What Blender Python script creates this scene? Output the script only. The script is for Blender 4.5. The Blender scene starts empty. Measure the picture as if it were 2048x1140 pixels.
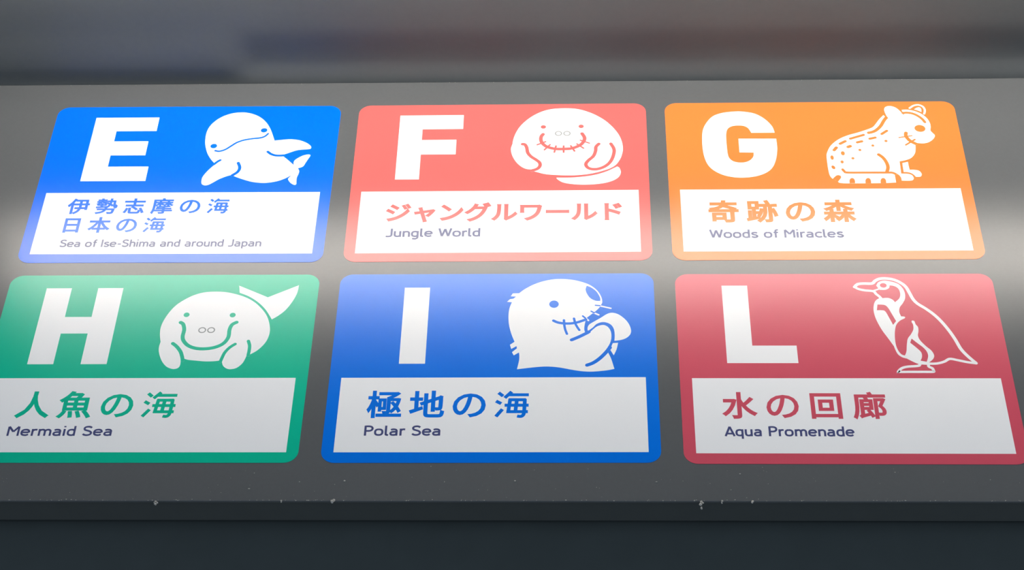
import bpy, bmesh, math, random
from mathutils import Matrix, Vector
from mathutils.geometry import tessellate_polygon

scene = bpy.context.scene
COL = scene.collection
random.seed(7)

# ------------------------------------------------------------------ camera, world, exposure
Z0 = 3.3508                      # height of the upper row's field centres above the floor (camera held at 1.6 m)
cam_d = bpy.data.cameras.new('camera')
cam_d.sensor_width = 36.0
cam_d.lens = 3554.53 / 2048.0 * 36.0
cam_d.clip_start = 0.01
cam = bpy.data.objects.new('camera', cam_d)
COL.objects.link(cam)
right = Vector((0.99940035, 0.0278804, 0.02053363))
up = Vector((0.00325584, -0.6660538, 0.74589659))
back = Vector((0.03447239, -0.74538246, -0.66574518))
m = Matrix((right, up, back)).transposed().to_4x4()
m.translation = Vector((0.10590181, -1.82408952, Z0 - 1.75076742))
cam.matrix_world = m
scene.camera = cam

world = bpy.data.worlds.new('dim_hall')
scene.world = world
world.use_nodes = True
world.node_tree.nodes['Background'].inputs[0].default_value = (0.79, 0.95, 1.12, 1)
world.node_tree.nodes['Background'].inputs[1].default_value = 0.55

scene.view_settings.view_transform = 'Standard'
scene.view_settings.look = 'None'
scene.view_settings.exposure = 0.0
scene.view_settings.gamma = 1.0
scene.view_settings.use_curve_mapping = False
LAMP = 39.0                       # strength of the strip lamp under the soffit

# ------------------------------------------------------------------ materials
def mat(name, col, rough=0.4, spec=0.5, noise=0.0, scale=60.0, bump=0.0, emit=0.0, coat=0.0, metal=0.0):
    mt = bpy.data.materials.new(name)
    mt.use_nodes = True
    nt = mt.node_tree
    b = nt.nodes['Principled BSDF']
    b.inputs['Base Color'].default_value = (*col, 1)
    b.inputs['Roughness'].default_value = rough
    b.inputs['Specular IOR Level'].default_value = spec
    b.inputs['Metallic'].default_value = metal
    if coat:
        b.inputs['Coat Weight'].default_value = coat
        b.inputs['Coat Roughness'].default_value = rough
    if emit:
        b.inputs['Emission Color'].default_value = (1.0, 0.925, 0.83, 1)
        b.inputs['Emission Strength'].default_value = emit
    if noise or bump:
        tc = nt.nodes.new('ShaderNodeTexCoord')
        nz = nt.nodes.new('ShaderNodeTexNoise')
        nz.inputs['Scale'].default_value = scale
        nz.inputs['Detail'].default_value = 5
        nt.links.new(tc.outputs['Object'], nz.inputs['Vector'])
        if noise:
            mr = nt.nodes.new('ShaderNodeMapRange')
            mr.inputs['To Min'].default_value = 1 - noise
            mr.inputs['To Max'].default_value = 1 + noise
            nt.links.new(nz.outputs['Fac'], mr.inputs['Value'])
            mx = nt.nodes.new('ShaderNodeVectorMath')
            mx.operation = 'SCALE'
            mx.inputs[0].default_value = col
            nt.links.new(mr.outputs['Result'], mx.inputs['Scale'])
            nt.links.new(mx.outputs['Vector'], b.inputs['Base Color'])
        if bump:
            bp = nt.nodes.new('ShaderNodeBump')
            bp.inputs['Strength'].default_value = bump
            bp.inputs['Distance'].default_value = 0.0005
            nt.links.new(nz.outputs['Fac'], bp.inputs['Height'])
            nt.links.new(bp.outputs['Normal'], b.inputs['Normal'])
    return mt

def satin(name, col, rough=0.36, ior=1.45, noise=0.0, scale=60.0):
    """Satin paint or vinyl: a diffuse body under a smooth-tailed (Beckmann) gloss."""
    mt = mat(name, col, noise=noise, scale=scale)
    nt = mt.node_tree
    pb = nt.nodes['Principled BSDF']
    df = nt.nodes.new('ShaderNodeBsdfDiffuse')
    if pb.inputs['Base Color'].is_linked:
        nt.links.new(pb.inputs['Base Color'].links[0].from_socket, df.inputs['Color'])
    else:
        df.inputs['Color'].default_value = (*col, 1)
    gl = nt.nodes.new('ShaderNodeBsdfGlossy')
    gl.distribution = 'BECKMANN'
    gl.inputs['Color'].default_value = (1, 1, 1, 1)
    gl.inputs['Roughness'].default_value = rough
    fr = nt.nodes.new('ShaderNodeFresnel')
    fr.inputs['IOR'].default_value = ior
    mx = nt.nodes.new('ShaderNodeMixShader')
    nt.links.new(fr.outputs[0], mx.inputs[0])
    nt.links.new(df.outputs[0], mx.inputs[1])
    nt.links.new(gl.outputs[0], mx.inputs[2])
    out = nt.nodes['Material Output']
    nt.links.new(mx.outputs[0], out.inputs['Surface'])
    nt.nodes.remove(pb)
    return mt

GL = dict(rough=0.29, ior=1.405)
M = {
    'board': satin('grey_painted_board', (0.094, 0.099, 0.103), noise=0.06, scale=220, **GL),
    'soffit': mat('slate_painted_soffit', (0.100, 0.106, 0.108), rough=0.68, spec=0.16, noise=0.05, scale=120, bump=0.05),
    'wall': mat('charcoal_wall_paint', (0.046, 0.058, 0.060), rough=0.6, noise=0.12, scale=25),
    'rail': mat('charcoal_rail_paint', (0.064, 0.070, 0.068), rough=0.55, noise=0.08, scale=40),
    'white': satin('white_vinyl', (0.82, 0.82, 0.83), **GL),
    'navy': satin('navy_print', (0.060, 0.070, 0.180), **GL),
    'grey': satin('grey_print', (0.25, 0.27, 0.27), **GL),
    'E': satin('azure_blue_vinyl', (0.0, 0.125, 0.90), **GL),
    'F': satin('coral_red_vinyl', (0.74, 0.115, 0.108), **GL),
    'G': satin('orange_vinyl', (0.86, 0.180, 0.040), **GL),
    'H': satin('sea_green_vinyl', (0.002, 0.43, 0.27), **GL),
    'I': satin('royal_blue_vinyl', (0.0, 0.150, 0.68), **GL),
    'L': satin('crimson_vinyl', (0.55, 0.075, 0.115), **GL),
    'dust': mat('grey_dust_fluff', (0.42, 0.40, 0.37), rough=0.95, spec=0.1, noise=0.3, scale=400),
    'housing': mat('white_lamp_housing', (0.7, 0.7, 0.7), rough=0.5),
    'tube': mat('lit_lamp_tube', (0.9, 0.9, 0.9), rough=0.4, emit=LAMP),
}

# ------------------------------------------------------------------ helpers
def link(name, me, mt, parent=None):
    o = bpy.data.objects.new(name, me)
    COL.objects.link(o)
    if mt:
        me.materials.append(mt)
    if parent:
        o.parent = parent
    return o

def tag(o, label, cat, group=None):
    o['label'] = label
    o['category'] = cat
    if group:
        o['group'] = group
    return o

class Sheet:
    """Flat cut-out shapes in millimetres (x right, y up), built as solid slices between two depths (towards -Y)."""
    def __init__(self):
        self.v = []; self.f = []
    def slab(self, loops, tris, d0, d1):
        flat = [p for l in loops for p in l]
        n = len(flat); b = len(self.v)
        self.v += [(x / 1000, -d1 / 1000, y / 1000) for x, y in flat]
        self.v += [(x / 1000, -d0 / 1000, y / 1000) for x, y in flat]
        for t in tris:
            t = list(t)
            area = 0
            for i in range(len(t)):
                p, q = flat[t[i]], flat[t[(i + 1) % len(t)]]
                area += p[0] * q[1] - p[1] * q[0]
            if area < 0:
                t.reverse()
            self.f.append([b + i for i in t])
        s = 0
        for l in loops:
            k = len(l)
            for i in range(k):
                j = (i + 1) % k
                self.f.append([b + s + i, b + n + s + i, b + n + s + j, b + s + j])
            s += k
    def poly(self, pts, d0, d1, holes=()):
        loops = [pts] + list(holes)
        tris = tessellate_polygon([[Vector((x, y, 0)) for x, y in l] for l in loops])
        self.slab(loops, tris, d0, d1)
        return self
    def ribbon(self, pts, w, d0, d1, cap=True):
        P = [Vector(p[:2]) for p in pts]
        n = len(P); L = []; R = []
        for i in range(n):
            a = P[max(i - 1, 0)]; c = P[min(i + 1, n - 1)]
            t = (c - a).normalized()
            nn = Vector((-t.y, t.x))
            k = 1.0
            if 0 < i < n - 1:
                t1 = (P[i] - a).normalized()
                k = 1 / max(0.5, t1.dot(t))
            L.append(P[i] + nn * w / 2 * k); R.append(P[i] - nn * w / 2 * k)
        loop = [tuple(p) for p in L]
        tris = [[i, i + 1, 2 * n - 2 - i, 2 * n - 1 - i] for i in range(n - 1)]
        loop += [tuple(p) for p in reversed(R)]
        if cap:
            # round ends, listed after the body points; the side walls follow `rim`
            def half(q, start):
                v = start - q
                return [tuple(q + Matrix.Rotation(-math.pi * k / 8, 2) @ v) for k in range(1, 8)]
            e1 = half(P[-1], L[-1]); e0 = half(P[0], R[0])
            full = [tuple(p) for p in L] + e1 + [tuple(p) for p in reversed(R)] + e0
            m_ = n + 7
            tris = [[i, i + 1, m_ + n - 2 - i, m_ + n - 1 - i] for i in range(n - 1)]
            tris.append(list(range(n - 1, n + 8)))
            tris.append(list(range(m_ + n - 1, m_ + n + 7)) + [0])
            loop = full
        self.slab([loop], tris, d0, d1)
        return self
    def mesh(self, name):
        me = bpy.data.meshes.new(name)
        me.from_pydata(self.v, [], self.f)
        me.update()
        return me

def cr(p0, p1, p2, p3, t):
    return tuple(0.5 * (2 * b + (c - a) * t + (2 * a - 5 * b + 4 * c - d) * t * t + (3 * b - a - 3 * c + d) * t ** 3)
                 for a, b, c, d in zip(p0, p1, p2, p3))

def smooth(pts, closed=True, sub=5):
    """Curve through the points; a third value marks a sharp corner."""
    n = len(pts); out = []
    corner = [len(p) > 2 for p in pts]
    q = [p[:2] for p in pts]
    for i in range(n if closed else n - 1):
        j = (i + 1) % n
        p1, p2 = q[i], q[j]
        if closed:
            p0, p3 = q[i - 1], q[(i + 2) % n]
        else:
            p0, p3 = q[max(i - 1, 0)], q[min(i + 2, n - 1)]
        if corner[i]:
            p0 = p1
        if corner[j]:
            p3 = p2
        out.append(p1)
        if not (corner[i] and corner[j]):
            for k in range(1, sub):
                out.append(cr(p0, p1, p2, p3, k / sub))
    if not closed:
        out.append(q[-1])
    return out

def ellipse(cx, cy, rx, ry, rot=0, n=28):
    c, s = math.cos(math.radians(rot)), math.sin(math.radians(rot))
    return [(cx + rx * math.cos(a) * c - ry * math.sin(a) * s, cy + rx * math.cos(a) * s + ry * math.sin(a) * c)
            for a in (2 * math.pi * i / n for i in range(n))]

def rounded(x0, x1, y0, y1, r, n=8):
    out = []
    for cx, cy, a0 in ((x1 - r, y1 - r, 0), (x0 + r, y1 - r, 90), (x0 + r, y0 + r, 180), (x1 - r, y0 + r, 270)):
        for i in range(n + 1):
            a = math.radians(a0 + 90 * i / n)
            out.append((cx + r * math.cos(a), cy + r * math.sin(a)))
    return out

def box(name, x0, x1, y0, y1, z0, z1, mt, parent=None, bevel=0.0):
    bm = bmesh.new()
    bmesh.ops.create_cube(bm, size=1)
    for v in bm.verts:
        v.co = ((x0 + x1) / 2 + v.co.x * (x1 - x0), (y0 + y1) / 2 + v.co.y * (y1 - y0), (z0 + z1) / 2 + v.co.z * (z1 - z0))
    if bevel:
        bmesh.ops.bevel(bm, geom=bm.edges[:], offset=bevel, segments=2, affect='EDGES', profile=0.5)
    me = bpy.data.meshes.new(name)
    bm.to_mesh(me); bm.free()
    return link(name, me, mt, parent)

# ------------------------------------------------------------------ structure
ZT = Z0 + 0.2965                 # where the board meets the soffit
ZB = Z0 - 0.4815                 # lower edge of the board
o = box('wall_back', -2.6, 2.6, 0.058, 0.12, ZB - 1.6, ZT + 0.10, M['wall']); o['kind'] = 'structure'

def soffit_rise(x, d):
    """The sheet metal soffit bows a little along the board: down on the left, up from the seam rightwards."""
    t = max(0.0, min(1.0, (x + 0.425) / 0.05))
    s = -0.55 + 1.55 * t * t * (3 - 2 * t)
    if d <= 0 or d >= 0.115:
        return 0.0
    e = d / 0.04 if d < 0.04 else 1 + (d - 0.04) / 0.075
    return 0.0055 * s * (0.5 - 0.5 * math.cos(math.pi * e))

xs = [-2.6, -1.6, -1.0] + [-0.9 + 0.1 * i for i in range(4)] + [-0.5 + 0.01 * i for i in range(20)] + [-0.2, 0.2, 0.6, 1.0, 1.6, 2.6]
xs = sorted(set(round(x, 3) for x in xs))
ds = [-0.12, -0.06, 0.0] + [0.005 * i for i in range(1, 24)] + [0.15, 0.3, 1.0, 2.5, 4.5]
vs = [(x, -d, ZT + soffit_rise(x, d)) for x in xs for d in ds]  # underside carries the added bow that shapes its light and dark bands
nd = len(ds)
fs = [[i * nd + j, i * nd + j + 1, (i + 1) * nd + j + 1, (i + 1) * nd + j] for i in range(len(xs) - 1) for j in range(nd - 1)]
nv = len(vs)
vs += [(x, y, ZT + 0.05) for x in (-2.6, 2.6) for y in (0.12, -4.5)]
fs += [[nv, nv + 2, nv + 3, nv + 1]]
me = bpy.data.meshes.new('ceiling'); me.from_pydata(vs, [], fs); me.update()
for p in me.polygons: p.use_smooth = True
o = link('ceiling', me, M['soffit']); o['kind'] = 'structure'


board = bpy.data.objects.new('sign_board', None)
COL.objects.link(board); board.location = (0, 0.03, ZB)
tag(board, 'long dark grey sign board carrying six coloured zone signs under the soffit', 'sign board')
box('front_panel', -1.6, 1.6, -0.03, -0.026, 0.0, ZT - ZB, M['board'], board, bevel=0.0008)
box('back_case', -1.6, 1.6, -0.026, 0.021, 0.006, ZT - ZB, M['rail'], board)

# ------------------------------------------------------------------ strip lamp under the soffit (it shines on the board and mirrors in it)
lamp = bpy.data.objects.new('strip_lamp', None)
COL.objects.link(lamp); lamp.location = (0.38, -0.37, ZT)
tag(lamp, 'long white strip lamp fixed under the soffit in front of the sign board', 'lamp')
box('housing', -1.26, 1.26, -0.035, 0.035, -0.022, 0.0, M['housing'], lamp, bevel=0.003)
bm = bmesh.new()
bmesh.ops.create_cone(bm, cap_ends=True, segments=20, radius1=0.016, radius2=0.016, depth=2.46,
                      matrix=Matrix.Translation((0, 0, -0.040)) @ Matrix.Rotation(math.pi / 2, 4, 'Y'))
me = bpy.data.meshes.new('tube'); bm.to_mesh(me); bm.free()
for p in me.polygons: p.use_smooth = True
link('tube', me, M['tube'], lamp)
for sx in (-1, 1):
    box('end_cap', min(sx * 1.23, sx * 1.255), max(sx * 1.23, sx * 1.255), -0.020, 0.020, -0.060, -0.020, M['housing'], lamp, bevel=0.002)

# ------------------------------------------------------------------ artwork of the six signs, in millimetres about the centre of each white field
ART = {
  'E': {
    'body': [[(37.5,122,1),(30.9,130.9),(24.4,143.3),(20,157.2),(17.8,169.7),(17.3,185.4),(20,199.6),(27.1,212.3),(36.8,221.9),(49.2,228.5),(62.1,231.0),(73.3,230.4),(85.9,225.9),(96.8,218.2),(105.7,207.7),(112.6,195.0),(117.2,183.1),(122,169,1),(132.7,170.4),(145.6,171.7),(158.9,169.5),(169.1,164.7),(175.6,159.2),(178.4,154.5),(177.2,150.8),(171.7,149.9),(158.9,148.2),(148.6,143.6),(138.6,138.6,1),(138.9,135.2,1),(147.1,126.8),(156.2,116.8,1),(155.6,124.0),(158.7,129.3),(166.6,135.8),(173.9,138.7),(178.2,138.2),(178.7,135.4),(176,128.4),(173.4,121.5),(170.9,114.7),(168,112.0),(163,109.9,1),(165.6,104.2),(165.1,98.1),(163.5,90.6),(163.7,83.1),(163.9,76.9),(161.1,75.4),(155.4,79.5),(151.1,86.2),(151.3,89.2),(154.2,94,1),(153.5,94.6,1),(145.9,88.5),(134.8,83.0),(121.3,80.0),(110.7,80.0),(97.7,82.3),(84.3,87.4),(73,92.7),(68.6,95.4,1),(66.6,96.5,1),(59,93.5),(49.1,87.6),(40.5,80.1),(34.7,76.0),(29.5,75.3),(24.9,78.7),(23.8,87.0),(24.8,93.7),(28,101.3),(33.2,110.3),(40,119.4,1)]],
    'lines': [('mouth',3.09,[(35.7,147.8),(42.3,146.7),(50.5,150.3),(58.2,157.7),(66,165.2),(76.2,170.4),(88.9,173.4),(99.6,174.9),(106.3,178.1),(110.6,183.9)]),('fin_crease',4.2,[(114.6,145.1),(119.8,140.3),(126.7,137.2),(134.2,136.7),(139.4,137.2)]),('fin_crease',3.93,[(45.9,127.7),(42.1,124.4),(37.6,118.9)]),('fin_crease',4.76,[(73.4,121.5),(76.5,113.8),(76.6,107.8),(74,101.7),(67.8,95.7)])],
    'dots': [('eye',103.7,191.4,4.94,4.61,12),('eye',32.2,157.9,4.94,4.76,8)],
    'rings': [],
    'fills': [],
    'white': [],
    'letter': [(-155.3,220.9,1),(-58.9,220.9,1),(-58.9,191.1,1),(-119.6,191.1,1),(-119.6,169,1),(-67.6,169,1),(-67.6,138.9,1),(-119.6,138.9,1),(-119.6,115,1),(-58.9,115,1),(-58.9,84.8,1),(-155.3,84.8,1)],
    'text': [('j','伊勢志摩の海',-164.2,70.5,49.4,17.0),('j','日本の海',-162.1,-16.6,11.6,-19.5),('l','Sea of Ise-Shima and around Japan',-161.6,126.9,-32.9,-47.1)],
  },
  'F': {
    'body': [[(98.2,235.0),(111.3,233.7),(124.4,229.2),(139.5,220.6),(154.5,207.7),(166.1,192.5),(174.4,176.8),(178.9,161.2),(180.1,145.8),(178.2,133.5),(175.4,124.4),(169.3,113.1),(161.2,106.0),(151.7,101.3),(140,96.9),(127.3,93.6),(112.6,91.7),(97.8,91.4),(81,92.3),(66.2,94.2),(55.7,97.8),(49.1,100.4,1),(45.6,104.2,1),(37.6,105.5),(30.1,110.8),(22.5,120.8),(17,133.8),(14.8,146.1),(15.6,153.0),(16.9,158.4),(17.7,166.1),(20.5,178.6),(26.7,194.2),(36.3,208.3),(48.1,220.1),(61.1,228.7),(74.2,233.4),(86.2,234.8)],[(82.3,86.9,1),(102,86.8),(123.1,88.9),(140,92.7),(154.8,98.9),(165.5,105.5),(170.8,109.1,1),(173.9,106.3),(175.9,98.8),(174.6,91.3),(170.3,84.7),(161.8,78.8),(149.1,74.5),(133.4,72.4),(117.7,72.1),(102,73.9),(91.5,77.0),(85.2,81.8),(82.5,85.1)]],
    'lines': [('arm_line',5.25,[(31.8,157.6),(35.4,156.6),(38.1,150.4),(39.8,139.6),(44.7,131.2),(52.3,124.2),(57.4,118.1),(57.9,111.3),(54,105.3),(46.6,101.9)]),('arm_line',5.25,[(144.7,156.9),(140.5,150.8),(139.6,141.6),(136.2,130.9),(128.7,121.9),(125.1,114.4),(127.5,107.6),(133.8,104.0),(143.3,104.4),(153.9,110.3),(161.5,120.0),(166,133.7),(166.8,145.9),(162.5,157.0)]),('mouth',5.53,[(62.1,178.4),(59.4,173.4),(59.1,165.7),(61.6,158.6),(68.1,151.6),(79.8,147.2),(92.7,146.7),(105.5,148.1),(117.3,154.9),(122.7,163.4),(123.6,171.1),(120.1,179.3)]),('whisker',2.65,[(65.9,162.5),(53.6,156.0)]),('whisker',2.79,[(72.5,155.9),(64.4,145.2)]),('whisker',2.93,[(81.4,153.0),(79,140.0)]),('whisker',2.93,[(92.7,152.9),(92.7,139.8)]),('whisker',2.93,[(103.2,153.2),(108.7,142.0)]),('whisker',2.65,[(112.3,157.3),(122,147.9)]),('whisker',2.52,[(117.6,165.0),(130.7,158.6)])],
    'dots': [('eye',62.5,194.4,3.93,3.78,0),('eye',118.9,195,3.93,3.78,0)],
    'rings': [('nostril',85,180,4.49,4.31,1.83),('nostril',97.7,179.9,4.59,4.31,1.83)],
    'fills': [],
    'white': [],
    'letter': [(-153.3,221.9,1),(-57.5,221.9,1),(-57.5,191.4,1),(-118.2,191.4,1),(-118.2,168.3,1),(-66.6,168.3,1),(-66.6,137.2,1),(-118.2,137.2,1),(-118.2,85.3,1),(-153.3,85.3,1)],
    'text': [('j','ジャングルワールド',-162.4,176.2,37.7,-1.7),('l','Jungle World',-161.3,-25.1,-13.5,-29.8)],
  },
  'G': {
    'body': [[(116,204.7,1),(113.6,212.5),(111.7,221.0),(111.4,227.7),(113.7,232.8),(119.1,235.2),(125.3,233.8),(130.5,229.7),(135.3,222.4),(138.4,215.7,1),(140.8,217.8,1),(137.8,222.9,1),(137.3,226.3,1),(144.9,226.9),(154.9,224.2),(165.3,217.4),(172.1,208.1),(175.2,197.8),(175.4,189.5),(174.1,181.2),(176.2,176.3),(178.9,171.3),(177.7,166.4),(173.5,160.7),(167.3,155.9),(160.3,154.0),(153.7,154.4),(146.8,155.2,1),(148,152,1),(147.1,142.3),(144.7,132.6),(138.6,123.8),(130.2,119.1),(120.5,116.5,1),(120.3,105.6),(119.8,91.1,1),(129.9,90.5),(135,87.4),(136.6,81.5),(133.7,77.2),(125.9,76.5),(118.8,76.8,1),(118.5,83.6),(115.4,89.6),(111.8,91.2,1),(110.3,90.5,1),(110.3,73,1),(95.7,72,1),(36.4,72.0),(27.4,75.5,1),(29.5,79.5,1),(23.2,82.7,1),(20.4,81.2,1),(17.1,87.5),(15.9,98.6),(15.7,112.9),(16.1,128.9),(18,136.9),(23,148.2),(30.7,157.9),(40.5,166.0),(52.5,172.5),(65.4,177.3),(78.4,182.9),(89.2,188.6),(94.5,195.2),(101.4,206.0),(108.8,215.3,1),(111.2,211.4,1)],[(155.8,227.3,1),(159.7,230.6),(163.8,231.9),(166.4,228.9),(166.1,221.3,1),(160.7,225.0)],[(124.1,112.9,1),(132.5,115.4,1),(132.5,107.1),(132.9,98.9,1),(139.8,98.8),(146.1,96.7),(149.1,90.4),(146.8,84.9),(140.1,84.3,1),(136.9,89.7),(131.4,93.7),(123.8,94.5,1)]],
    'lines': [('neck_stripe',5.22,[(112.3,209.7),(107.8,202.6),(102.1,191.8),(95.4,183.6),(89.3,179.2),(82.7,177.1)]),('brow_stripe',4.36,[(138.3,219.5),(144.1,220.1),(151.8,218.4),(159.1,213.4),(165,206.2),(168.1,199.2)]),('mouth',5.51,[(137.4,176.3),(136.4,170.0),(139.1,162.7),(142.9,157.7),(148.5,153.3)]),('whisker',2.19,[(145.1,170.3),(126.1,166.5)]),('whisker',2.91,[(148.5,162.1),(134,150.8)]),('thigh_line',5.22,[(92.1,130.8),(97.5,124.2),(101.3,114.5),(102.4,104.2),(99.7,94.7)]),('tail_line',4.07,[(36.6,100.3),(38.9,96.0),(43.1,93.8),(69.6,93.5),(98.3,93.3),(107,93.1),(111.7,90.2)]),('back_spot',4.36,[(54.5,164.7),(74.6,172.6)]),('back_spot',4.64,[(38.4,154.1),(46.4,159.4)]),('back_spot',4.93,[(28.3,140.7),(32,145.9)]),('back_spot',5.22,[(49.4,147.2),(52.6,148.8)]),('back_spot',4.64,[(63.9,156.8),(70.6,158.9)]),('back_spot',4.36,[(82.9,164.3),(91.2,166.7)]),('back_spot',4.36,[(101.6,174.3),(109.8,181.1)])],
    'dots': [('eye',159.1,185.8,8,7.42,-6),('back_spot',23.8,125.1,2.41,4.65,0),('back_spot',23.6,104.8,2.52,3.99,20),('back_spot',40.3,134,2.86,4.32,0),('back_spot',37.4,115.9,2.3,3.01,0),('back_spot',53.8,123.4,2.19,2.36,0),('back_spot',65.8,140.7,2.19,2.36,0),('back_spot',85.7,149.8,2.19,2.36,0),('back_spot',106,159.4,2.3,2.36,0)],
    'rings': [],
    'fills': [('tail_notch',[(43.7,71.9,1),(44.1,77.9),(46,81.6),(48.3,82.5),(50.4,81.6),(51.7,78.1),(51.6,72,1)]),('tail_notch',[(66.5,71.8,1),(66.9,77.7),(68.9,81.4),(71.2,82.4),(73.3,81.4),(74.6,77.9),(74.4,71.8,1)]),('tail_notch',[(88.1,71.6,1),(88.6,77.5),(90.6,81.3),(92.9,82.2),(94.9,81.2),(96.2,77.8),(96,71.7,1)]),('tail_notch',[(20.4,81.2,1),(25.3,87.1),(28.8,88.7),(32,87.4),(32.8,84.2),(30.9,80.5),(27.4,75.5,1)])],
    'white': [('ear',3.14,[(149.7,230.2),(156.3,235.7),(163.9,237.0),(169.7,233.0),(171.6,225.4),(169.5,217.5)])],
    'letter': [(-55.5,178.7,1),(-58.4,192.6),(-67.8,208.1),(-81.5,219.9),(-98.4,224.8),(-111.7,225.3),(-130.4,222.4),(-145.5,214.7),(-156.1,199.3),(-161.6,183.9),(-163.4,164.8),(-163.6,145.9),(-161.9,127.2),(-157.1,110.4),(-148,98.2),(-134.3,89.3),(-117.9,85.1),(-102.5,85.0),(-86.9,88.2),(-73.6,95.0),(-64.6,104.9),(-58.9,118.9),(-55.7,133.7),(-54.2,148.7),(-54.4,165.8,1),(-109.9,166.3,1),(-110.2,137.2,1),(-89.4,136.6,1),(-90.5,128.4),(-95.4,121.0),(-103,116.6),(-112.1,116.0),(-119.7,118.3),(-125,123.9),(-127.4,132.5),(-127.9,149.4),(-127.8,168.3),(-126.5,181.7),(-123.1,189.3),(-116.8,193.5),(-108.3,194.6),(-100.5,193.7),(-94.9,189.8),(-91.9,184.0),(-90.2,178.7,1)],
    'text': [('j','奇跡の森',-161.9,46.3,39.2,-5.9),('l','Woods of Miracles',-163.6,25.2,-19,-35.1)],
  },
  'H': {
    'body': [[(75.2,213.4),(89.3,212.2),(103.6,208.3),(118.2,202.1),(132.1,192.1),(144,178.5),(151.1,166.4),(155.4,153.0),(157.1,141.1),(155.8,129.4),(151.9,119.1),(144.1,108.3),(134.7,100.8,1),(131.1,102.5,1),(129.5,94.6),(126.6,86.0),(120.8,78.8),(114.5,76.0),(107.8,76.3),(101.6,81.0),(98.8,88.2),(98,91.8,1),(94.6,90.4,1),(87.1,89.4),(75.9,89.2),(64.6,90.4),(53.1,91.9),(47,94.1,1),(42.6,94.8,1),(43.5,84.7),(42.1,79.0),(37.5,76.2),(31.8,76.9),(24.5,81.2),(17.5,90.5),(12.1,103.5),(10.3,113.7),(11.1,123.2,1),(8.3,135.7),(7.4,149.0),(9.9,162.4),(15.7,177.4),(23.1,189.5),(34.2,200.1),(45.9,207.7),(59.1,212.3)],[(105.3,224.4,1),(147.5,202.7,1),(188.3,224.8,1),(187.1,210.2),(182.3,195.0),(174.7,179.9),(165.6,169.4),(157.4,162.7,1),(147.2,180.0),(135.3,193.6),(121.4,204.4),(107.6,211.3,1)]],
    'lines': [('mouth',5.45,[(33.3,157.6),(37.4,154.1),(40,144.5),(39.7,132.7),(42.3,124.6),(49.6,116.5),(60.4,111.8),(73,110.9),(86.1,113.5),(96.5,120.0),(101.9,131.0),(101.9,144.3),(104.2,153.2),(109.9,157.6)]),('arm_line',5.17,[(28.1,120.4),(34,115.1),(40.4,106.4),(43.9,97.7),(45.7,90.8)]),('arm_line',4.62,[(112.7,119.0),(106.4,113.4),(100.8,104.8),(98.1,95.4),(96.6,88.2)]),('arm_line',4.62,[(130,124.3),(132.6,116.3),(133,107.6),(132.6,99.6)])],
    'dots': [('eye',39.5,171.3,4.08,4.13,12),('eye',102.9,170.6,4.08,4.13,12)],
    'rings': [('nostril',64.7,143.8,4.54,4.33,1.72),('nostril',76.9,143.8,4.54,4.33,1.72)],
    'fills': [],
    'white': [],
    'letter': [(-162.9,220.6,1),(-127.7,220.6,1),(-127.7,168,1),(-90.8,168,1),(-90.8,220.6,1),(-55.7,220.6,1),(-55.7,84.8,1),(-90.8,84.8,1),(-90.8,138.4,1),(-127.7,138.4,1),(-127.7,84.8,1),(-162.9,84.8,1)],
    'text': [('j','人魚の海',-162.7,47.4,38.9,-6.2),('l','Mermaid Sea',-166.2,-28.6,-18.8,-34.6)],
  },
  'I': {
    'body': [[(31.1,74.6,1),(33.6,89.1),(33.9,98.1),(33.2,103.4,1),(26.4,98.5,1),(24,103.9,1),(30.5,110.6,1),(29.8,114.5,1),(22.9,109.5,1),(21,116.7,1),(27.1,122,1),(22.4,136.3),(19.1,151.8),(18,167.5),(19.1,181.6),(22.2,192.3,1),(15.5,193.1,1),(19.4,197.9,1),(24.1,198.8,1),(27.7,202.6,1),(20.4,203.1,1),(23.1,208.4,1),(31.8,208.7,1),(40.1,216.7),(53.2,225.5),(68.9,231.9),(85.8,234.6),(102.7,233.3),(117.2,229.2),(129.2,223.0),(138.7,213.0),(144,201.7),(145.3,192.2),(143.4,186.6),(140.7,181.4),(135.9,175.6),(131.1,170.9),(123.9,163.9),(121.8,161.5,1),(122.1,157.6,1),(121,151.4),(120.4,143.7),(121.6,137.5,1),(126.6,136.7,1),(135.6,146.7),(141.5,150.2),(147.4,150.8),(152.7,146.9),(156.1,138.9),(156.5,128.1),(154.2,118.2),(149.7,109.1,1),(151.7,103,1),(155.8,91.7),(159.6,74.9,1),(148.6,72.3),(130.1,70.4),(116.2,71.2),(102.4,73.9),(86.2,77.7),(69.9,79.2),(52.5,77.8)],[(125.1,140.5,1),(125,146.7),(127.4,152.0),(133.3,156.8),(142.9,163.8),(151.3,170.5),(158.4,172.7),(166.7,169.9),(174.8,162.1),(180.5,152.7),(183.2,141.9),(181.8,134.2),(176.4,128.0),(169.3,124.7),(160.5,123.2,1),(161.2,132.7),(160.3,143.5),(156.9,150.9),(151,155.2),(143.9,156.0),(136.8,152.6),(132,146.7)],[(158.4,119.2,1),(165.4,119.7,1),(163.1,108.3),(159.2,98.2,1),(154.4,108.3,1)]],
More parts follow.
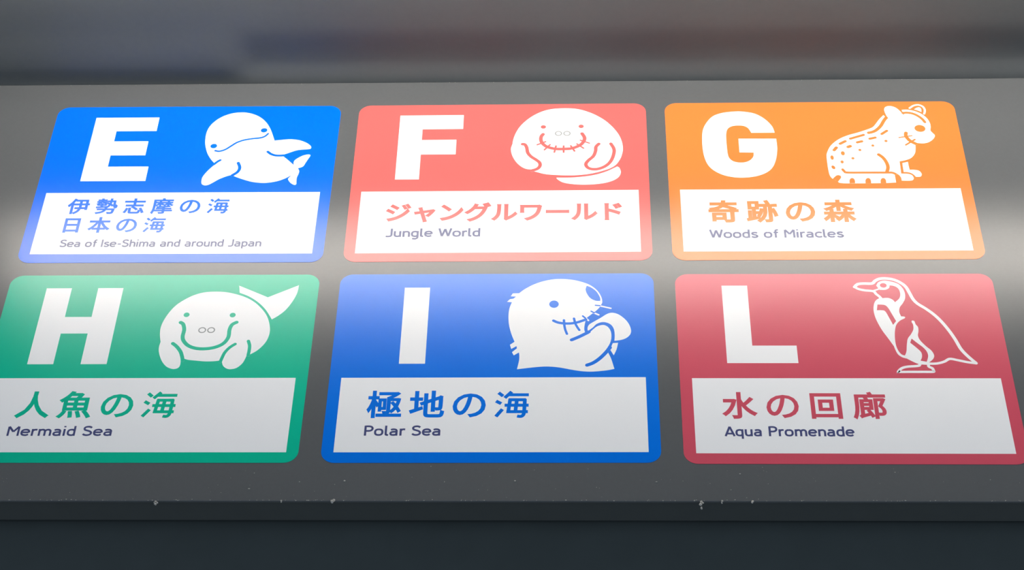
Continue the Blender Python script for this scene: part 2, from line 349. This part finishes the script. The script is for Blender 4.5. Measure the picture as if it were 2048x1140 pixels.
    'lines': [('mouth',4.21,[(79.1,158.9),(86,155.3),(97.8,153.7),(109.7,155.3),(122.7,160.7)]),('whisker',3.35,[(93.1,159.8),(93.6,151.5),(94.9,143.0),(97.2,135.3)]),('whisker',3.35,[(106.7,162.7),(108.5,153.8),(111,147.6),(113.8,142.1)]),('whisker',2.49,[(118.6,167.0),(122.1,163.3)]),('whisker',2.21,[(130,175.6),(134.1,172.6)]),('whisker',2.06,[(136,186.2),(142,185.5)]),('flipper_line',5.07,[(103.4,124.9),(113.1,130.1),(124.3,137.2),(126.6,139.0)]),('flipper_line',5.36,[(154.4,111.3),(147.8,101.5),(139.6,91.8),(131.4,85.0),(123.7,81.3)])],
    'dots': [('eye',79.6,188.5,6.47,6.61,0)],
    'rings': [],
    'fills': [('nose',[(124.4,221.9,1),(130.4,218.6),(137.5,211.4),(142.2,200.9),(142.7,194.2,1),(136.1,194.6),(129,199.4),(124.3,208.2),(122.9,215.4)])],
    'white': [('whisker',2.53,[(122.1,163.9),(126.2,159.2)]),('whisker',2.53,[(133.7,172.6),(140.1,169.1)]),('whisker',2.25,[(142.6,185.0),(156.8,180.7)])],
    'letter': [(-125.9,219.6,1),(-91.1,219.6,1),(-91.1,84.5,1),(-125.9,84.5,1)],
    'text': [('j','極地の海',-163.5,47.4,39,-6.2),('l','Polar Sea',-164,-65.1,-18.4,-34.5)],
  },
  'L': {
    'body': [[(57.6,222.7,1),(61.2,229.0),(69.1,232.0),(78.3,230.3),(87.1,226.1),(92.5,218.5),(94.7,209.2),(93.7,199.2),(89.7,190.9),(84.8,183.5),(83.1,175.3),(84.6,167.4,1),(89,166.8),(89.1,164.2),(82.2,159.8),(76.4,152.5),(73.2,141.2),(71.7,128.3),(71.7,117.2),(73.3,108.5),(76.9,101.4),(81.5,99,1),(83.8,93.8,1),(76.9,96.6),(71.7,102.9),(68.6,115.6,1),(62.7,129.1),(55.9,144.4),(50.6,162.2),(49,177.0),(50.6,188.5),(54.1,196.0),(59.2,200.1,1),(61.6,199.8),(71,200.4),(76.8,197.1),(79.4,192.6,1),(85.8,199.3),(88.2,206.7),(87.7,215.1),(84.6,220.2),(79.9,222.7),(75.6,223.2,1),(74.4,218.5),(69,215.2),(61.5,215.2,1)],[(98.2,159.9),(101.1,158.9),(102.2,153.3),(104.7,148.4),(104.3,141.1),(102.7,133.1),(104.7,125.1),(110.7,115.6),(117,107.7),(119.5,99.8),(117.5,93.5),(111.9,88.0),(107.9,84.7,1),(99.5,84.4,1),(95.4,85.7),(89.3,89.6),(83.2,94,1),(81.1,99,1),(84.1,106.1),(86.3,118.8),(88.7,128.3),(94,136.3),(98,144.4),(98.7,152.5),(97.4,157.3)]],
    'lines': [],
    'dots': [('eye',67.2,223.2,4.62,4.17,0)],
    'rings': [],
    'fills': [('chest_band',[(55.4,188.5,1),(64.6,187.7),(68.9,182.7),(72.6,172.0),(76.8,159,1),(72.1,152.2,1),(68.6,163.9),(64.5,176.1),(59.8,178.3),(53.4,178.3,1)]),('flank_band',[(93.6,128.3,1),(100.5,120.3),(106.8,113.2),(110.7,106.1),(111.5,98.2),(108.4,88.5,1),(100.6,90.4,1),(103.2,96.6),(103.3,104.5),(98.2,112.4),(90.9,121.1,1)])],
    'white': [('back_outline',4.55,[(27.9,220.3),(32.4,225.3),(40.3,226.7),(52.2,226.8),(57.1,231.7),(63.8,235.4),(72.7,235.9),(82.4,233.7),(90.6,228.6),(97.1,221.0),(100.8,210.1),(104.3,198.4),(109.4,190.1),(119.3,181.0),(129,170.3),(137.1,158.1),(144.8,142.7),(151,126.7),(156,110.8),(162.7,99.0),(172.3,86.3)]),('beak_outline',3.82,[(27.9,220.6),(33,216.6),(41.5,214.2),(52.5,212.5),(55.7,207.6),(59.5,203.1),(61.9,198.8)]),('beak_outline',2.35,[(53.3,213.8),(58.5,215.8),(62.5,218.2)]),('tail_outline',3.82,[(172.6,86.0),(161.1,88.0),(149.6,91.2),(139.1,93.5),(131.3,88.8),(121.2,85.7),(110.4,85.4),(99.7,86.0)]),('foot_outline',3.82,[(99.2,86.0),(98.5,83.2),(95.5,81.5),(82.1,80.2),(74.6,77.6),(70,72.9),(71,71.5),(87,71.5),(105,71.5),(114.8,71.7),(115.3,73.9),(114.2,77.6),(110,80.7),(110.4,85.4)])],
    'letter': [(-153,223.1,1),(-118.1,223.1,1),(-118.1,116.3,1),(-59.5,116.3,1),(-59.5,86.3,1),(-153,86.3,1)],
    'text': [('j','水の回廊',-164.3,47.3,38.2,-6.9),('l','Aqua Promenade',-163.5,2.2,-18.1,-33.9)],
  },
}

CENTRE = {'E': (-0.46121, 0.00021, 0.00134), 'F': (0.0, 0.0, -0.0026), 'G': (0.46044, -0.0004, -0.0002),
          'H': (-0.46144, 0.34589, -0.0001), 'I': (0.00011, 0.34579, -0.00088), 'L': (0.46123, 0.3479, 0.00245)}
ABOUT = {
    'E': ('dolphin_pictogram', ['body'], 'azure blue sign with a white letter E and a smiling dolphin'),
    'F': ('manatee_pictogram', ['body', 'tail'], 'coral red sign with a white letter F and a round manatee'),
    'G': ('wildcat_pictogram', ['body', 'inner_ear', 'far_leg'], 'orange sign with a white letter G and a sitting spotted wildcat'),
    'H': ('dugong_pictogram', ['body', 'tail'], 'sea green sign with a white letter H and a dugong'),
    'I': ('seal_pictogram', ['body', 'far_flipper', 'chest_patch'], 'royal blue sign with a white letter I and a whiskered seal'),
    'L': ('penguin_pictogram', ['breast', 'belly'], 'crimson sign with a white letter L and an outlined penguin'),
}

# Latin alphabet drawn with an even pen, cap height 1: (advance, strokes)
def arch(x0, x1, y=0.0):
    return [(x0, .47), (x0 + .07, .59), ((x0 + x1) / 2 + .03, .63), (x1 - .05, .58), (x1, .45), (x1, y)]
BOWL_L = [(.48, .19), (.40, .09), (.28, .07), (.13, .14), (.08, .35), (.13, .56), (.28, .63), (.40, .61), (.48, .51)]
BOWL_R = [(.10, .51), (.18, .61), (.30, .63), (.45, .56), (.50, .35), (.45, .14), (.30, .07), (.18, .09), (.10, .19)]
RND = [(.30, .63), (.17, .60), (.09, .50), (.07, .35), (.09, .20), (.17, .10), (.30, .07), (.43, .10), (.51, .20), (.53, .35), (.51, .50), (.43, .60), (.30, .63)]
GLYPH = {
    ' ': (.36, []),
    'S': (.66, [[(.54, .82), (.44, .91), (.30, .93), (.15, .88), (.09, .75), (.14, .61), (.30, .53), (.46, .45), (.54, .32), (.51, .17), (.40, .09), (.26, .07), (.13, .11), (.05, .20)]]),
    'e': (.64, [[(.10, .36, 1), (.52, .36, 1)], [(.53, .34), (.52, .48), (.44, .60), (.30, .63), (.15, .58), (.08, .45), (.08, .25), (.15, .12), (.30, .07), (.42, .09), (.50, .16)]]),
    'a': (.62, [[(.10, .57), (.18, .62), (.28, .63), (.40, .60), (.46, .50), (.46, .40, 1), (.46, .0, 1)], [(.46, .38), (.26, .38), (.12, .33), (.08, .21), (.13, .10), (.25, .07), (.38, .09), (.46, .18)]]),
    'f': (.40, [[(.38, .93), (.28, .93), (.20, .87), (.19, .75, 1), (.19, 0, 1)], [(.05, .63, 1), (.37, .63, 1)]]),
    'I': (.26, [[(.11, 0, 1), (.11, 1, 1)]]),
    's': (.54, [[(.44, .55), (.36, .62), (.26, .63), (.13, .59), (.10, .49), (.17, .40), (.34, .33), (.44, .22), (.40, .11), (.28, .07), (.15, .09), (.06, .16)]]),
    '-': (.46, [[(.07, .38, 1), (.37, .38, 1)]]),
    'h': (.61, [[(.10, 0, 1), (.10, 1, 1)], arch(.10, .48)]),
    'i': (.25, [[(.10, 0, 1), (.10, .70, 1)], [(.10, .87, 1), (.10, 1.0, 1)]]),
    'm': (.92, [[(.10, 0, 1), (.10, .70, 1)], arch(.10, .44), arch(.44, .78)]),
    'n': (.61, [[(.10, 0, 1), (.10, .70, 1)], arch(.10, .48)]),
    'd': (.62, [[(.48, 0, 1), (.48, 1, 1)], BOWL_L]),
    'q': (.62, [[(.48, -.26, 1), (.48, .70, 1)], BOWL_L]),
    'p': (.62, [[(.10, -.26, 1), (.10, .70, 1)], BOWL_R]),
    'g': (.62, [[(.48, .70, 1), (.48, .0), (.45, -.14), (.36, -.22), (.24, -.23), (.11, -.19)], BOWL_L]),
    'r': (.43, [[(.10, 0, 1), (.10, .70, 1)], [(.10, .46), (.17, .59), (.27, .63), (.38, .62)]]),
    'u': (.61, [[(.09, .70, 1), (.09, .26), (.14, .12), (.26, .07), (.38, .10), (.47, .20)], [(.47, 0, 1), (.47, .70, 1)]]),
    'J': (.54, [[(.40, 1, 1), (.40, .30), (.37, .15), (.26, .07), (.0, .07)]]),
    'l': (.32, [[(.10, 1, 1), (.10, .20), (.14, .09), (.26, .06)]]),
    'W': (.98, [[(.05, 1, 1), (.25, .05, 1)], [(.25, .05, 1), (.47, .92, 1)], [(.47, .92, 1), (.69, .05, 1)], [(.69, .05, 1), (.89, 1, 1)]]),
    'M': (.86, [[(.10, 0, 1), (.10, .95, 1)], [(.11, .95, 1), (.41, .42, 1)], [(.41, .42, 1), (.71, .95, 1)], [(.72, .95, 1), (.72, 0, 1)]]),
    'c': (.56, [[(.50, .55), (.42, .61), (.30, .63), (.15, .57), (.08, .44), (.08, .26), (.15, .13), (.30, .07), (.42, .09), (.50, .15)]]),
    'P': (.66, [[(.10, 0, 1), (.10, 1, 1)], [(.10, .93, 1), (.34, .93), (.49, .87), (.55, .71), (.49, .55), (.34, .48), (.10, .48, 1)]]),
    'A': (.70, [[(.04, 0, 1), (.34, .96, 1)], [(.34, .96, 1), (.64, 0, 1)], [(.15, .26, 1), (.53, .26, 1)]]),
    'o': (.65, [RND]),
}

def latin_line(text, x0, x1, top, base, d0, d1, pen):
    h = top - base
    nat = sum(GLYPH[ch][0] for ch in text)
    last = GLYPH[text[-1]]
    ink0 = min(p[0] for s in GLYPH[text[0]][1] for p in s) - pen / 2
    ink1 = nat - last[0] + max(p[0] for s in last[1] for p in s) + pen / 2
    kx = (x1 - x0) / (ink1 - ink0)
    sh = Sheet(); x = -ink0; n_st = 0
    for ch in text:
        adv, strokes = GLYPH[ch]
        for s in strokes:
            pts = smooth([((x + p[0]) * kx + x0, p[1] * h + base) + tuple(p[2:]) for p in s], closed=False, sub=4)
            sh.ribbon(pts, pen * h, d0, d1 + 0.004 * (n_st % 7), cap=False); n_st += 1
        x += adv
    return sh

FONT_CACHE = {}
# the sea character in its Japanese form, drawn with an even pen in a unit square
SEA = [[(.09, .94), (.23, .81)], [(.02, .62), (.18, .52)], [(.22, .31), (.03, .03)],
       [(.485, .98), (.28, .74)], [(.40, .86), (1.0, .86)], [(.40, .67), (.92, .67)], [(.28, .46), (1.0, .46)], [(.34, .215), (.98, .215)],
       [(.445, .70), (.39, .165)], [(.645, .68), (.605, .20)],
       [(.885, .70, 1), (.865, .20), (.83, .075), (.76, .035), (.66, .05)]]
def glyph_mesh(ch, weight):
    if (ch, weight) in FONT_CACHE:
        return FONT_CACHE[ch, weight]
    if ch == '海':
        sh = Sheet()
        for i, st in enumerate(SEA):
            pts = [(40 + 930 * p[0], -80 + 920 * p[1]) + tuple(p[2:]) for p in st]
            sh.ribbon(smooth(pts, False, 4), 58 + 2000 * weight, 0, 1000 - 30 * i, cap=False)
        FONT_CACHE[ch, weight] = ([(v[0], v[2], -2 * v[1] - 1) for v in sh.v], sh.f)
        return FONT_CACHE[ch, weight]
    cu = bpy.data.curves.new('glyph', 'FONT')
    cu.body = ch
    cu.resolution_u = 4
    cu.bevel_depth = weight * (0.7 if ch == 'の' else 1.0)
    cu.bevel_resolution = 0
    ob = bpy.data.objects.new('glyph', cu)
    COL.objects.link(ob)
    bpy.context.view_layer.update()
    me = bpy.data.meshes.new_from_object(ob.evaluated_get(bpy.context.evaluated_depsgraph_get()))
    vs = [tuple(v.co) for v in me.vertices]
    if ch == 'の':                 # the kana is cut a little larger than its neighbours
        vs = [(0.5 + (x - 0.5) * 1.08, 0.37 + (y - 0.37) * 1.07, z) for x, y, z in vs]
    fs = [list(p.vertices) for p in me.polygons]
    bpy.data.objects.remove(ob); bpy.data.curves.remove(cu); bpy.data.meshes.remove(me)
    FONT_CACHE[ch, weight] = (vs, fs)
    return vs, fs

def japanese_line(text, x0, x1, top, bottom, d0, d1, weight):
    gl = [glyph_mesh(ch, weight) for ch in text]
    ymin = min(v[1] for g in gl for v in g[0]); ymax = max(v[1] for g in gl for v in g[0])
    k = (top - bottom) / (ymax - ymin)
    a = min(v[0] for v in gl[0][0]) * k
    b = max(v[0] for v in gl[-1][0]) * k
    pitch = ((x1 - x0) - (b - a)) / (len(text) - 1)
    sh = Sheet()
    for i, (vs, fs) in enumerate(gl):
        base = len(sh.v); zr = max(v[2] for v in vs) or 1.0
        for v in vs:
            f = (v[2] / zr + 1) / 2
            d = d0 + (d1 - d0) * max(0, min(1, f))
            sh.v.append(((x0 - a + i * pitch + v[0] * k) / 1000, -d / 1000, (bottom + (v[1] - ymin) * k) / 1000))
        sh.f += [[base + j for j in f] for f in fs]
    return sh

WEIGHT = {'E': 0.026, 'F': 0.034, 'G': 0.033, 'H': 0.024, 'I': 0.024, 'L': 0.025}
D_PLATE, D_WHITE, D_INK = 0.35, 0.41, 0.46     # millimetres in front of the board
for key, art in ART.items():
    pict, bodies, label = ABOUT[key]
    u, v, a = CENTRE[key]
    sign = bpy.data.objects.new('zone_sign', None)
    COL.objects.link(sign)
    sign.location = (u, 0.0, Z0 - v)
    sign.rotation_euler = (0, a, 0)
    tag(sign, label, 'sign', 'zone signs on the grey board')
    own = M[key]
    link('base_plate', Sheet().poly(rounded(-216.3, 216.3, -77.2, 244.6, 18), 0.0, D_PLATE).mesh('base_plate'), own, sign)
    link('letter', Sheet().poly(smooth(art['letter'], sub=4), D_PLATE, D_WHITE).mesh('letter'), M['white'], sign)
    field = link('name_field', Sheet().poly([(-200.5, -60.8), (200.5, -60.8), (200.5, 60.8), (-200.5, 60.8)], D_PLATE, D_WHITE).mesh('name_field'), M['white'], sign)
    for kind, text, x0, x1, top, bot in art['text']:
        if kind == 'j':
            sh = japanese_line(text, x0, x1, top, bot, D_WHITE, D_INK, WEIGHT[key])
            link('japanese_lettering', sh.mesh('japanese_lettering'), own, field)
        else:
            sh = latin_line(text, x0, x1, top, bot, D_WHITE, D_INK, {'E': 0.175, 'F': 0.19, 'G': 0.185}.get(key, 0.175))
            link('english_lettering', sh.mesh('english_lettering'), M['navy'], field)
    p = link(pict, Sheet().poly(smooth(art['body'][0]), D_PLATE, D_WHITE).mesh(pict), M['white'], sign)
    for nm, pts in zip(bodies[1:], art['body'][1:]):
        link(nm, Sheet().poly(smooth(pts), D_PLATE, D_WHITE).mesh(nm), M['white'], p)
    for i, (nm, w, pts) in enumerate(art['white']):
        link(nm, Sheet().ribbon(smooth(pts, False), w, D_PLATE, D_WHITE + 0.004 * (i + 1)).mesh(nm), M['white'], p)
    for i, (nm, w, pts) in enumerate(art['lines']):
        link(nm, Sheet().ribbon(smooth(pts, False), w, D_PLATE, D_INK + 0.004 * i).mesh(nm), own, p)
    for nm, pts in art['fills']:
        link(nm, Sheet().poly(smooth(pts), D_WHITE, D_INK).mesh(nm), own, p)
    for nm, x, y, rx, ry, rot in art['dots']:
        link(nm, Sheet().poly(ellipse(x, y, rx, ry, rot), D_WHITE, D_INK).mesh(nm), own, p)
    for nm, x, y, rx, ry, w in art['rings']:
        link(nm, Sheet().poly(ellipse(x, y, rx + w / 2, ry + w / 2), D_WHITE, D_INK, [ellipse(x, y, rx - w / 2, ry - w / 2)]).mesh(nm), M['grey'], p)

# ------------------------------------------------------------------ dust on the lower edge of the board
def fluff(name, r, seed):
    rnd = random.Random(seed)
    bm = bmesh.new()
    for k in range(5):
        q = Vector((rnd.uniform(-1, 1) * r * .6, rnd.uniform(-.3, .3) * r, rnd.uniform(-1, 1) * r * .8))
        bmesh.ops.create_icosphere(bm, subdivisions=1, radius=r * rnd.uniform(.35, .7), matrix=Matrix.Translation(q))
    for v in bm.verts:
        v.co += Vector([rnd.uniform(-1, 1) * r * .12 for _ in range(3)])
    me = bpy.data.meshes.new(name)
    bm.to_mesh(me); bm.free()
    return link(name, me, M['dust'])

CLUMPS = [  # x, distance below the upper row's centres, radius in mm, where it hangs
    (-0.4165, 0.4850, 2.4, 'grey dust clump on the board edge below the green sign'),
    (-0.1937, 0.4812, 2.5, 'grey dust clump on the board edge below the left end of the royal blue sign'),
    (0.2641, 0.4850, 2.7, 'largest grey dust clump hanging from the board edge below the gap beside the crimson sign'),
    (0.2637, 0.4925, 1.5, 'small dust clump dangling just under the largest clump at the board edge'),
    (0.2876, 0.4832, 1.8, 'dust clump on the board edge just right of the largest clump'),
    (0.3263, 0.4832, 1.7, 'dust clump on the board edge below the letter L of the crimson sign'),
    (-0.2587, 0.4824, 1.2, 'tiny dust clump on the board edge below the gap between green and royal blue signs'),
]
for i, (x, v, r, lab) in enumerate(CLUMPS):
    c = fluff("dust_clump", r * 1.25 / 1000, 11 + i)
    c.location = (x, -0.0008, Z0 - v)
    tag(c, lab, 'dust', 'dust clumps along the lower edge of the board')

rnd = random.Random(5)
bm = bmesh.new()
def speck(x, v, r):
    bmesh.ops.create_icosphere(bm, subdivisions=1, radius=r, matrix=Matrix.Translation((x, -r * 0.52, Z0 - v)) @ Matrix.Diagonal((rnd.uniform(.6, 1.6), .5, rnd.uniform(.5, 1.2), 1)))
for x, v in [(0.0321, 0.451), (-0.1824, 0.4511), (-0.0564, 0.4525), (0.209, 0.4524), (0.5067, 0.4377), (-0.0746, 0.4287), (0.3137, 0.4401), (0.301, 0.4644), (0.134, 0.4608), (-0.2391, 0.4527), (-0.3017, 0.4634)]:
    speck(x, v, rnd.uniform(0.7, 1.1) / 1000)
for k in range(150):
    speck(rnd.uniform(-0.75, 0.75), 0.4812 - abs(rnd.gauss(0, 0.0008)), rnd.uniform(0.3, 0.8) / 1000)
for k in range(90):
    speck(rnd.uniform(-0.75, 0.75), rnd.uniform(0.43, 0.48), rnd.uniform(0.2, 0.5) / 1000)
for k in range(60):
    speck(rnd.uniform(-0.85, 0.85), -0.2955 + abs(rnd.gauss(0, 0.0007)), rnd.uniform(0.25, 0.5) / 1000)
me = bpy.data.meshes.new('dust_specks'); bm.to_mesh(me); bm.free()
o = link('dust_specks', me, M['dust'])
o['kind'] = 'stuff'
o['label'] = 'fine grey dust specks clinging to the edges of the grey board'
o['category'] = 'dust'
